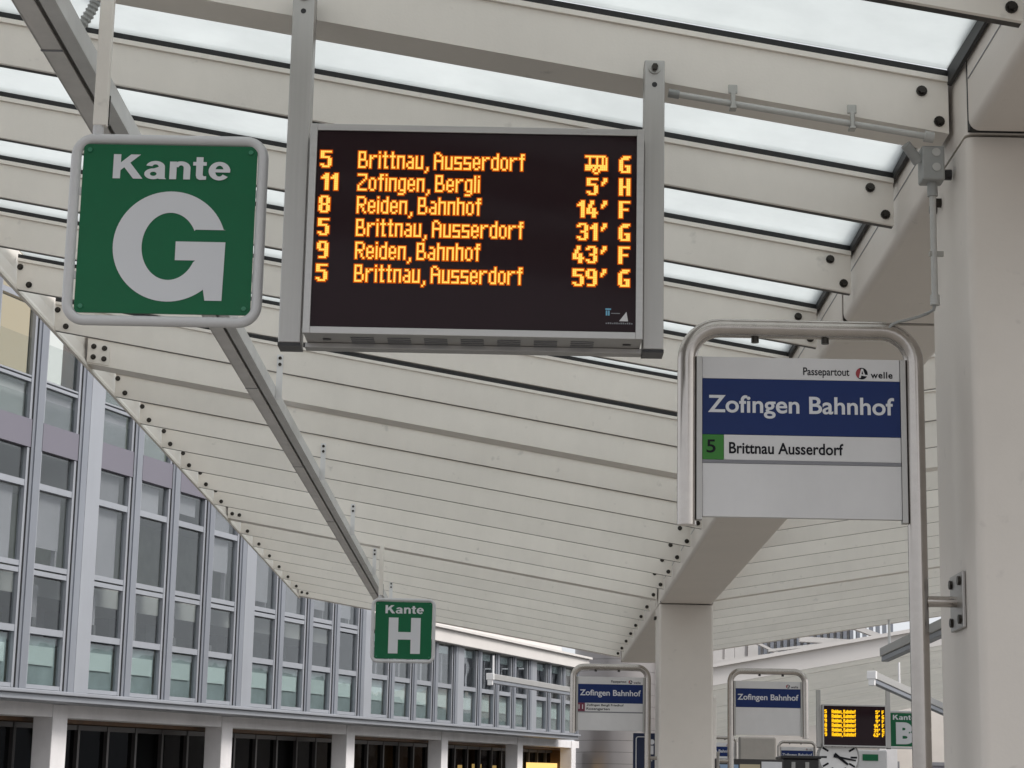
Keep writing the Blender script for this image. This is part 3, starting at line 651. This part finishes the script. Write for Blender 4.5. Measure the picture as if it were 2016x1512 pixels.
def facade_window(s0, z0, lit=None, low=False, part_top=None, seed=0):
    s1 = s0+pw; rnd = random.Random(seed)
    H = lambda v: zpx(v)+z0
    fr = MB(); fw_ = .035
    bars = [(1352, 1343)] + ([(1218, 1211), (1208, 1204), (1056, 1044)] if z0 else [(1241, 1227)] + ([(1123, 1113), (1110, 1099), (951, 938)] if not low else []))
    topz = H(872) if not low else ZLOW-.02
    fbox(fr, s0-fw_, s0+.004, -.10, -.03, H(1352)+.012, topz); fbox(fr, s1-.004, s1+fw_+.03, -.10, -.025, H(1352)+.012, topz)
    for a, b in bars: fbox(fr, s0+.0045, s1-.0045, -.10, -.032, H(a)+.013, H(b)+.01)
    wn = fr.build('window', M['facadelight'], office)
    def pane(a, b, mat='pane', nm='pane', o=-.07): 
        m = MB(); fbox(m, s0+.003, s1-.003, o-.006, o, a, b); return m.build(nm, M[mat], wn)
    pane(H(1341), H(1242)); pane(H(1226), (H(1124) if not low else topz))
    if z0:                                                    # upper storey: other transoms, some blinds lit from behind
        for a, b in ((1341, 1219), (1203, 1057), (1043, 873)): pane(H(a), H(b))
        m = MB(); fbox(m, s0+.003, s1-.02, -.145, -.125, H(1343), H(1216)); m.build('foot_panel', M['blind' if rnd.random() < .5 else 'footgrey'], wn)
        q = .58 if lit == 'litwhite' else .97
        m = MB(); fbox(m, s0+.004, s0+pw*q, -.12, -.105, H(1205), H(1056)); m.build('blind', M[lit or 'footgrey'], wn)
        if lit == 'litwhite':
            m = MB(); fbox(m, s0+pw*.585, s1-.03, -.125, -.11, H(1205), H(1056)); m.build('curtain', M['wood'], wn)
        m = MB(); fbox(m, s0+.004, s1-.02, -.12, -.105, H(1044), H(873)); m.build('blind', M[lit or 'footgrey'], wn)
        return wn
    if not low: pane(H(1098), H(952)); pane(H(937), H(873))
    # behind the glass: convector blind at the foot, roller blind and dark curtain edge higher up
    m = MB(); fbox(m, s0+.02, s1-.10, -.115, -.10, H(1300), H(1262)+.06*0); m.build('foot_blind', M['tealblind'], wn)
    m = MB(); fbox(m, s0+.003, s1-.02, -.145, -.125, H(1343), H(1243)); m.build('foot_panel', M['tealpanel'], wn)
    if low:
        m = MB(); fbox(m, s0+.01, s1-.01, -.14, -.12, topz-.16, topz-.02); m.build('blind', M['tealblind'], wn)
        for q in (.25, .6):
            m = MB(); fbox(m, s0+pw*q, s0+pw*(q+.1), -.2, -.15, H(1226), topz-.05); m.build('curtain', M['blind'], wn)
        return wn
    for (a, b) in ((1098, 952), (937, 873)):
        mat = 'blind'
        if lit and a == 1098: mat = lit
        q = .93 if lit != 'litwhite' else .62
        if rnd.random() < .22 and not lit: continue
        drop = 1.0 if (lit or rnd.random() < .55) else rnd.uniform(.45, .9)
        m = MB(); fbox(m, s0+.004, s0+pw*q, -.18, -.16, H(b)-(H(b)-H(a))*drop, H(b)); m.build('blind', M[mat], wn)
        if a == 1098:
            m = MB(); fbox(m, s0+pw*(.94), s0+pw*.99, -.26, -.20, H(a), H(b)); m.build('curtain', M['blind'], wn)
    m = MB(); fbox(m, s0+pw*(.55+.2*rnd.random()), s0+pw*.82, -.40, -.36, H(1226), H(1124)-.05); m.build('curtain', M['blind'], wn)
    if rnd.random() < .8:
        q = rnd.uniform(.2, .7); m = MB(); fbox(m, s0+pw*q+.3, s0+pw*q+.3+rnd.uniform(.25,.6), -1.9, -1.5, H(1228), H(1150)+rnd.uniform(-.1,.12)); m.build('cabinet', M[rnd.choice(['curtain','blind','tealpanel'])], wn)
    if rnd.random() < .22:
        m = MB(); fbox(m, s0+.1, s0+.9, -1.4, -1.25, H(1124)+.10, H(1124)+.14); m.build('ceiling_light', M['officelamp'], wn)
    if rnd.random() < .7:
        m = MB()
        for k in range(3):
            q = s0+pw*(.1+.22*k+.1*rnd.random()); fbox(m, q, q+.05+.06*rnd.random(), -.34, -.28, H(1226), H(1226)+.08+.1*rnd.random())
        m.build('sill_clutter', M['curtain'], wn)
    return wn
wi = 0
for gj in range(-1, 5):
    b = base0+gj*grp
    for k in range(4):
        s0 = b+k*pitch
        if s0 < SB or s0+pw > SE: continue
        wi += 1; tall = s0 < SW
        if tall:
            facade_window(s0, 0, seed=wi*3)
            lit = 'litwarm' if (gj == -1 and k == 2) else 'litwhite' if (gj == -1 and k == 3) else None
            if s0 < .22*LU: facade_window(s0, STOREY, lit=lit, seed=wi*3+1)
        else: facade_window(s0, 0, low=True, seed=wi*3)
        # mullion fin right of the window, joint lines
        ztop = (STOREY*2 if tall else ZLOW)
        e = s0+pw+.066; nxt = s0+pitch
        m = MB(); fbox(m, e+.001, nxt-.052, -.09, -.004, .004, ztop); fbox(m, e+.06, nxt-.105, -.0039, .016, .004, ztop); mu = m.build('mullion', M['facade'], office, bevel=.004)
        m = MB(); fbox(m, e-.014, e+.0008, -.088, -.012, .004, ztop); m.build('shadow_joint', M['gasket'], mu); m = MB(); fbox(m, nxt-.0518, nxt-.036, -.088, -.020, .004, ztop); m.build('shadow_joint', M['gasket'], mu)
    # pilaster before each group
    p0, p1 = b-.0145*LU-.02, b-.0385
    if p0 > SB:
        tall = p1 < SW+.2
        ztop = (STOREY*2 if tall else ZLOW)
        m = MB(); fbox(m, p0, p1, -.10, .004, .003, ztop); m.build('pilaster', M['facadelight'], office, bevel=.008)
        m = MB(); fbox(m, p0-.018, p0-.001, -.10, -.014, .003, ztop); m.build('shadow_joint', M['gasket'], office)
# spandrel panels between the storeys, one per bay of four
for gj in range(-1, 2):
    b = base0+gj*grp
    for k in range(4):
        s0 = b+k*pitch-.034; s1 = s0+pw+.068+.03
        if s0 < SB or s1 > SW: continue
        m = MB(); fbox(m, s0+.003, s1-.012, -.10, -.012, ZS0+.006, ZS1-.006); m.build('spandrel_panel', M['spandrel'], office)
# ledge, concrete beam, cornice of the lower wing, room shell
m = MB(); fbox(m, SB, SE+.1, -.6, .10, -.05, -.0005); fbox(m, SB, SE+.1, -.6, .04, -.13, -.0505); m.build('ledge', M['facadelight'], office, bevel=.01)
m = MB(); fbox(m, SB, SE+2.2, -.95, -.52, zpx(1393)-.05, -.131); m.build('floor_beam', M['concrete'], office)
m = MB(); fbox(m, SB, SE+2.2, -3.7, -.955, zpx(1395)-.09, zpx(1393)-.02); m.build('soffit', M['wood'], office)
m = MB(); fbox(m, SW+.25, SE+.6, -.5, .16, ZLOW, ZLOW+.26); m.build('cornice', M['whitewall'], office, bevel=.01)
m = MB(); fbox(m, SW+.25, SE+.6, -.6, .24, ZLOW+.262, ZLOW+.31); fbox(m, SW+.3, SE+.4, -1.5, -.5, ZLOW+.311, ZLOW+.56); m.build('roof_edge', M['whitewall'], office)
m = MB(); fbox(m, SW+.2, SE, -6, -.6, ZLOW+.02, ZLOW+.30); m.build('roof', M['concrete'], office)
m = MB()
fbox(m, SB, SW+.2, -2.6, -2.5, 0, STOREY*2); fbox(m, SW+.2, SE, -2.6, -2.5, 0, ZLOW); m.build('room_wall', M['room'], office)
m = MB()
for z in (ZS0-.02, STOREY*2-.02): fbox(m, SB, SW+.2, -2.5, -.13, z, z+.02)
m.build('room_ceiling', M['ceiling'], office)
m = MB(); fbox(m, SB, SW+.2, -2.49, -.55, zpx(1150), zpx(1104)); m.build('room_ceiling', M['ceiling'], office)
m = MB(); fbox(m, SB, SW+.2, -2.5, -.13, ZS0+.01, ZS0+.05); fbox(m, SB, SE, -2.5, -.15, .002, .03); m.build('room_floor', M['roomdark'], office)
m = MB(); fbox(m, SW, SW+.2, -6, -.11, .0, STOREY*2); m.build('end_wall', M['facade'], office)
m = MB(); fbox(m, SB, SW+.2, -6, -.0, STOREY*2+.001, STOREY*2+.5); m.build('parapet', M['facade'], office)
m = MB(); fbox(m, SE, SE+.1, -6, -.05, -.13, ZLOW); m.build('end_wall', M['facade'], office)
m = MB(); fbox(m, SE+2.1, SE+2.2, -3.6, -.96, GROUND-A0.z-.9, -.132); m.build('end_wall', M['wood'], office)
# pillars
gz = GROUND-A0.z-1.0
for u0, u1 in ((-205,-140),(66,136), (405,460), (655,700), (845,883), (996,1030), (1118,1134)):
    vv = 1368+.085*u0
    e = hit(u1, 1368+.085*u1, -.50); wdt = .40
    m = MB(); fbox(m, e-wdt, e, -.80, -.50, gz, -.132); m.build('pillar', M['concrete'], office, bevel=.012)
# shopfronts between the pillars
s = SB
piers = [hit(u, 1368+.085*u, -.5)-.2 for u in (-140, 136, 460, 700, 883, 1030, 1134)]
for i in range(len(piers)-1):
    a, b = piers[i]+.002, piers[i+1]-.002 + (2.1 if i == 5 else 0)
    n = 6 if i < 5 else 9; ztop = zpx(1395)-.10
    fr = MB(); wdt = (b-a)/n
    for k in range(n+1): fbox(fr, a+k*wdt-.03, a+k*wdt+.03, -1.30, -1.18, gz, ztop)
    fbox(fr, a, b, -1.29, -1.19, ztop-.07, ztop-.0005)
    sf = fr.build('shopfront', M['darkframe'], office)
    for k in range(n):
        m = MB(); fbox(m, a+k*wdt+.031, a+(k+1)*wdt-.031, -1.245, -1.24, gz, ztop-.071); m.build('pane', M['shopglass'], sf)
    if i >= 4:
        m = MB()
        for (u0, u1, vt) in (((905, 917, 1506), (933, 948, 1504), (972, 986, 1507)) if i == 4 else ((1040, 1116, 1501),)):
            po = -1.85 if i == 4 else -1.06
            h0, h1 = hit(u0, vt, po), hit(u1, vt, po); k = ray(u0, vt); t_ = FP(0, po, 0).dot(NO)/k.dot(NO); zt = (k*t_).z - FP(h0, po, 0).z
            fbox(m, h0, h1, po-.05, po, zt-.5, zt)
        m.build('lit_sign', M['litshop'], sf)
m = MB(); fbox(m, SB, piers[4], -3.6, -3.5, gz, zpx(1395)-.09); m.build('shop_wall', M['roomdark'], office)
m = MB(); fbox(m, piers[4]+.01, SE+2.09, -3.6, -3.5, gz, zpx(1395)-.09); m.build('shop_wall', M['wood'], office)
m = MB(); fbox(m, SB, SE, -3.5, -.9, gz-.1, gz); m.build('shop_floor', M['roomdark'], office)

# ------------------------------------------------------------------ round tower at the end of the building
tc_ = at(1212, 1450, 56); tr = 1.10
tower = thing('round_tower', 'round panel clad tower at the far end of the grey office building', 'tower', (tc_.x, tc_.y, GROUND))
m = MB(); z = GROUND; 
while z < 6.6:
    m.cyl((tc_.x, tc_.y, z+.004), (tc_.x, tc_.y, z+.296), tr, 40); z += .30
m.build('cladding', M['clad'], tower, smooth=True)
MB().cyl((tc_.x, tc_.y, GROUND), (tc_.x, tc_.y, 6.6), tr-.012, 40).build('core', M['gasket'], tower, smooth=True)
MB().cyl((tc_.x, tc_.y, 6.6), (tc_.x, tc_.y, 6.75), tr+.06, 40).build('roof', M['clad'], tower, smooth=True)

# ------------------------------------------------------------------ long lamps hung along the street
def lamp(p, q, label, rod, cap=True, sc_=1.0):
    t = thing('street_luminaire', label, 'lamp', tuple(p), 'long grey lamps'); ax = (q-p).normalized(); sd = ax.cross(Vector((0,0,1))).normalized(); up = sd.cross(ax)
    def bar(a, b, w0, w1, h0, h1):
        w0 *= sc_; w1 *= sc_; h0 *= sc_; h1 *= sc_
        return [p+ax*a+sd*w0+up*h0, p+ax*a+sd*w1+up*h0, p+ax*b+sd*w1+up*h0, p+ax*b+sd*w0+up*h0, p+ax*a+sd*w0+up*h1, p+ax*a+sd*w1+up*h1, p+ax*b+sd*w1+up*h1, p+ax*b+sd*w0+up*h1]
    L = (q-p).length
    MB().hexa(bar(0, L, -.05, .05, .0, .085)).build('housing', M['lampgrey'], t, bevel=.008)
    MB().hexa(bar(.01, L-.01, -.036, .036, -.05, -.0008))  .build('diffuser', M['facade'], t, bevel=.006)
    if cap:
        e = MB(); e.hexa(bar(-.05, -.001, -.056, .056, -.005, .09)); e.hexa(bar(-.045, -.001, -.038, .038, -.08, -.0055)); e.build('end_cap', M['lampwhite'], t, bevel=.006)
    for f in rod:
        c = p+ax*(L*f)+up*(.086*sc_); MB().cyl(c, c+Vector((0,0,.26)), .014, 8).build('hanger', M['lampwhite'], t)
    return t
lamp(at(966, 1338, 30), at(1150, 1368, 36), 'long grey lamp with white end hanging before the office building', (.02,))
pp = at(1742, 1293, 21.5)
lamp(pp, pp+Vector((.02, -9, .0)), 'long grey lamp end under the right canopy bay, left of the steel pole', (.03, .5), cap=False, sc_=1.05)
lamp(at(1718, 1337, 24.5), at(1880, 1410, 27.5), 'long grey lamp with white end, right, above the far departure board', (.3,))

# ------------------------------------------------------------------ second canopy, farther on
far = thing('bus_station_canopy', 'second, lower looking cream canopy with white front board, far right beyond the gap', 'canopy', (2.6, 27, GROUND))
FX1 = 16.0
def fx0(y): return .0835*y                                  # its near edge runs obliquely to the street
def zf(x): return 1.62 + .195*(x-1.544)
def fboard(mb, x1, y0, y1, a, b): mb.hexa([(x, y, zf(x)+o) for o in (a, b) for x, y in ((fx0(y0),y0),(x1,y0),(x1,y1),(fx0(y1),y1))])
m = MB(); fboard(m, FX1, 25.95, 26.03, -.02, .20); m.build('front_board', M['whitewall'], far)
m = MB(); fboard(m, FX1, 25.88, 26.06, .2005, .245); m.build('front_ledge', M['whitewall'], far)
for n in range(1, 40):
    y = 26.0+n*.8; mn = n % 7 == 2
    m = MB(); fboard(m, FX1, y, y+(.12 if mn else .015), 0, .13); m.build('main_rafter' if mn else 'batten', M['cream'], far)
m = MB(); fboard(m, FX1, 26.07, 58.0, .135, .15); m.build('roof_sheet', M['roofglass'], far)
for yc in (27.64, 38.84, 50):
    xx = fx0(yc)+.12; m = MB(); m.box(xx-.2, xx+.2, yc-.2, yc+.2, GROUND+.142, zf(xx-.2)-.001); m.build('column', M['column'], far, bevel=.03)

# board and sign under the second canopy
q = at(1620, 1469, 27.6); 
departure_board(q.x, 27.6, q.z, [('5','Reiden, Bahnhof',"5'",'A'.replace('A','F')), ('8','Reiden, Bahnhof',"8'",'G'), ('9','Reiden, Bahnhof',"9'",'F'), ('8','Reiden, Bahnhof',"14'",'F'), ('5','Reiden, Bahnhof',"31'",'G'), ('9','Reiden, Bahnhof',"43'",'F')],
    'small distant departure board glowing amber between two posts, above the clock', [(q.x-.065, q.x-.012, q.z+.73), (q.x+.848, q.x+.90, q.z+.88)], near=False)
kb = at(1779, 1437, 28.2)
kante_sign('B', kb.x, 28.2, kb.z, kb.z+.62, 'green platform sign with white letter B partly behind the steel pole')
# station clock
cc = at(1651, 1491, 27.7)
clk = thing('station_clock', 'round white station clock with black hands below the far departure board', 'clock', tuple(cc))
MB().cyl((cc.x, 27.7, cc.z), (cc.x, 27.84, cc.z), .272, 40).build('case', M['lampgrey'], clk, smooth=True)
MB().cyl((cc.x, 27.69, cc.z), (cc.x, 27.698, cc.z), .250, 40).build('dial', M['lampwhite'], clk, smooth=True)
hm = MB()
for k in range(12):
    a = math.radians(30*k); ca, sa = math.cos(a), math.sin(a); ln = .085
    pts = [Vector((cc.x+rr*sa+ww*ca, 27.686, cc.z+rr*ca-ww*sa)) for rr, ww in ((.24-ln,-.012),(.24-ln,.012),(.24,.012),(.24,-.012))]
    hm.prism(pts, (0,0,0), (0,.003,0))
hm.build('hour_marks', M['ink'], clk)
for deg, ln, ww in ((128, .15, .020), (100, .225, .014)):
    a = math.radians(deg); ca, sa = math.cos(a), math.sin(a)
    MB().prism([Vector((cc.x+rr*sa+q_*ca, 27.68-ln*.02, cc.z+rr*ca-q_*sa)) for rr, q_ in ((-.07,-ww),(-.07,ww),(ln,ww*.7),(ln,-ww*.7))], (0,0,0), (0,.003,0)).build('clock_hand', M['ink'], clk)
MB().cyl((cc.x, 27.78, cc.z+.26), (cc.x, 27.78, q.z+.04), .02, 8).build('hanger', M['lampgrey'], clk)

# smaller stop signs beyond
stop_sign(Xat(1453, 1470, 32.24)-(2*CX-.402), 27.0, True, 'tiny distant stop sign half hidden by the far column, dark blue band', None, zo=.15, top_mark='one', bracket=False)
stop_sign(Xat(1530, 1470, 33.74)-.402, 28.5, False, 'tiny distant stop sign between the blank stop sign and the clock', None, zo=.17, top_mark='one', bracket=False)
# poster case, dark kiosk and info panels at the bottom edge
def notice(u0, u1, v0, Y, parts, label, cat, name):
    p, r_ = at(u0, v0, Y), at(u1, v0, Y)
    t = thing(name, label, cat, ((p.x+r_.x)/2, Y, GROUND+.14)); z1 = p.z; z0 = z1-.9
    MB().box(p.x, r_.x, Y, Y+.06, z0, z1).build('case', M['darkframe'], t, bevel=.004)
    wd = r_.x-p.x
    for a, b, mat, top in parts: MB().box(p.x+wd*a, p.x+wd*b, Y-.004, Y-.0005, z0+.05, z1-top).build('poster', M[mat], t)
    for x in (p.x+.05, r_.x-.05): MB().box(x-.025, x+.025, Y+.061, Y+.11, GROUND+.142, z1-.05).build('leg', M['lampgrey'], t)
    return t
notice(1408, 1542, 1493, 18.5, [(.02,.34,'paperblue',.05), (.36,.66,'paperbeige',.045), (.68,.98,'paperwhite',.02)], 'low display case with blue, beige and white posters at the bottom edge', 'notice board', 'poster_case')
kp = at(1577, 1494, 20.0)
kiosk = thing('ticket_machine', 'black topped machine at the bottom edge, in front of the tiny distant stop sign', 'machine', (kp.x, 20.2, GROUND+.14))
MB().box(kp.x-.17, kp.x+.17, 20.0, 20.4, GROUND+.142, kp.z).build('cabinet', M['black'], kiosk, bevel=.01)
for x in (-.09, .04): MB().box(kp.x+x, kp.x+x+.035, 19.99, 19.9995, kp.z-.12, kp.z-.03).build('slot', M['lampgrey'], kiosk)
MB().box(kp.x-.19, kp.x+.19, 19.98, 20.42, kp.z+.0005, kp.z+.03).build('lid', M['black'], kiosk, bevel=.008)
gp = at(1492, 1475, 24)
gpan = MB().box(gp.x-.21, gp.x+.21, 24, 24.12, GROUND+.142, gp.z+.14).build('information_pillar', M['paving'], None, bevel=.02)
tag(gpan, 'plain beige upright slab below the blank stop sign', 'pillar')
ip = at(1716, 1478, 30)
ib = thing('information_board', 'white board with small green plate, right of the station clock', 'board', (ip.x, 30, GROUND+.14))
MB().box(ip.x-.20, ip.x+.22, 30, 30.15, ip.z-.9, ip.z+.01).build('panel', M['white'], ib, bevel=.02)
MB().box(ip.x-.13, ip.x+.09, 29.99, 29.999, ip.z-.14, ip.z-.05).build('green_plate', M['green'], ib)
MB().box(ip.x-.1, ip.x+.1, 30.02, 30.13, GROUND+.142, ip.z-.901).build('post', M['lampgrey'], ib)
# navy direction sign behind the left stop sign
nb = at(1247, 1443, 17.4); ne = at(1302, 1443, 17.4)
nv = thing('direction_sign', 'tall navy panel with white pictograms behind the far column', 'sign', ((nb.x+ne.x)/2, 17.4, GROUND+.14))
MB().box(nb.x, ne.x, 17.4, 17.46, GROUND+.142, nb.z).build('panel', M['navy'], nv, bevel=.004)
m = MB(); wN = ne.x-nb.x
m.tube(rounded_rect(nb.x+wN*.10, nb.x+wN*.55, nb.z-.33, nb.z-.03, .02, 17.3985, 4), .004, 6, closed=True); m.build('outline', M['letter'], nv)
m = MB(); m.cyl((nb.x+wN*.66, 17.399, nb.z-.07), (nb.x+wN*.66, 17.396, nb.z-.07), .022, 14); m.box(nb.x+wN*.60, nb.x+wN*.72, 17.396, 17.399, nb.z-.17, nb.z-.10)
m.prism([Vector((nb.x+wN*.58, 17.396, nb.z-.19)), Vector((nb.x+wN*.74, 17.396, nb.z-.19)), Vector((nb.x+wN*.66, 17.396, nb.z-.23))], (0,0,0), (0,.003,0)); m.build('pictogram', M['letter'], nv)

# ------------------------------------------------------------------ gallery roof seen through the gap, and the station wall behind everything
ga = thing('station_gallery', 'white beamed gallery with grey slats seen through the gap between the canopies', 'building', (9, 60, GROUND))
def gpt(u, v, Y=60): return at(u, v, Y)
m = MB(); a, b = gpt(1490, 1240), gpt(1745, 1240)
k = 0; x = a.x
while x < b.x+.1: m.box(x, x+.10, 60, 60.15, 3.9, 6.9); x += .19
m.build('slats', M['facade'], ga)
MB().box(a.x-1.2, b.x-.9, 60.4, 60.5, 3.6, 6.4).build('back_wall', M['whitewall'], ga)
m = MB(); yb = 59.7
for (u0, v0, u1, v1, th) in ((1395,1306,1760,1262,.04), (1568,1262,1690,1270,.075), (1480,1270,1540,1300,.035), (1650,1236,1720,1262,.07), (1500,1290,1640,1274,.035)):
    p, q = gpt(u0, v0, 59.8), gpt(u1, v1, 59.8); yb -= .31; m.hexa([(p.x,yb,p.z-th),(q.x,yb,q.z-th),(q.x,yb+.25,q.z-th),(p.x,yb+.25,p.z-th),(p.x,yb,p.z+th),(q.x,yb,q.z+th),(q.x,yb+.25,q.z+th),(p.x,yb+.25,p.z+th)])
m.build('beam', M['whitewall'], ga)
m = MB()
for u in (1408, 1432, 1452, 1478): p = gpt(u, 1300); m.box(p.x-.14, p.x+.14, 59.4, 59.65, 3.5, 5.9)
m.build('panel', M['whitewall'], ga)
for xg in (gpt(1400,1300).x, b.x): MB().box(xg-.25, xg+.25, 60.0, 60.35, GROUND, 3.89).build('pier', M['concrete'], ga)
sw = thing('station_building', 'pale station wall with white window frames at the far right bottom', 'building', (10, 61, GROUND))
MB().box(4.9, 22, 60.6, 61.6, GROUND, 4.2).build('wall', M['column'], sw)
for x in (5.6, 7.1, 8.6, 10.1, 11.6):
    m = MB(); m.box(x, x+.08, 60.5, 60.599, .2, 2.1); m.box(x+.82, x+.9, 60.5, 60.599, .2, 2.1); m.box(x+.081, x+.819, 60.5, 60.599, 2.0, 2.1); m.box(x+.081, x+.819, 60.5, 60.599, .2, .3)
    wn = m.build('window', M['greybar'], sw); MB().box(x+.082, x+.818, 60.56, 60.58, .301, 1.999).build('pane', M['blind'], wn)
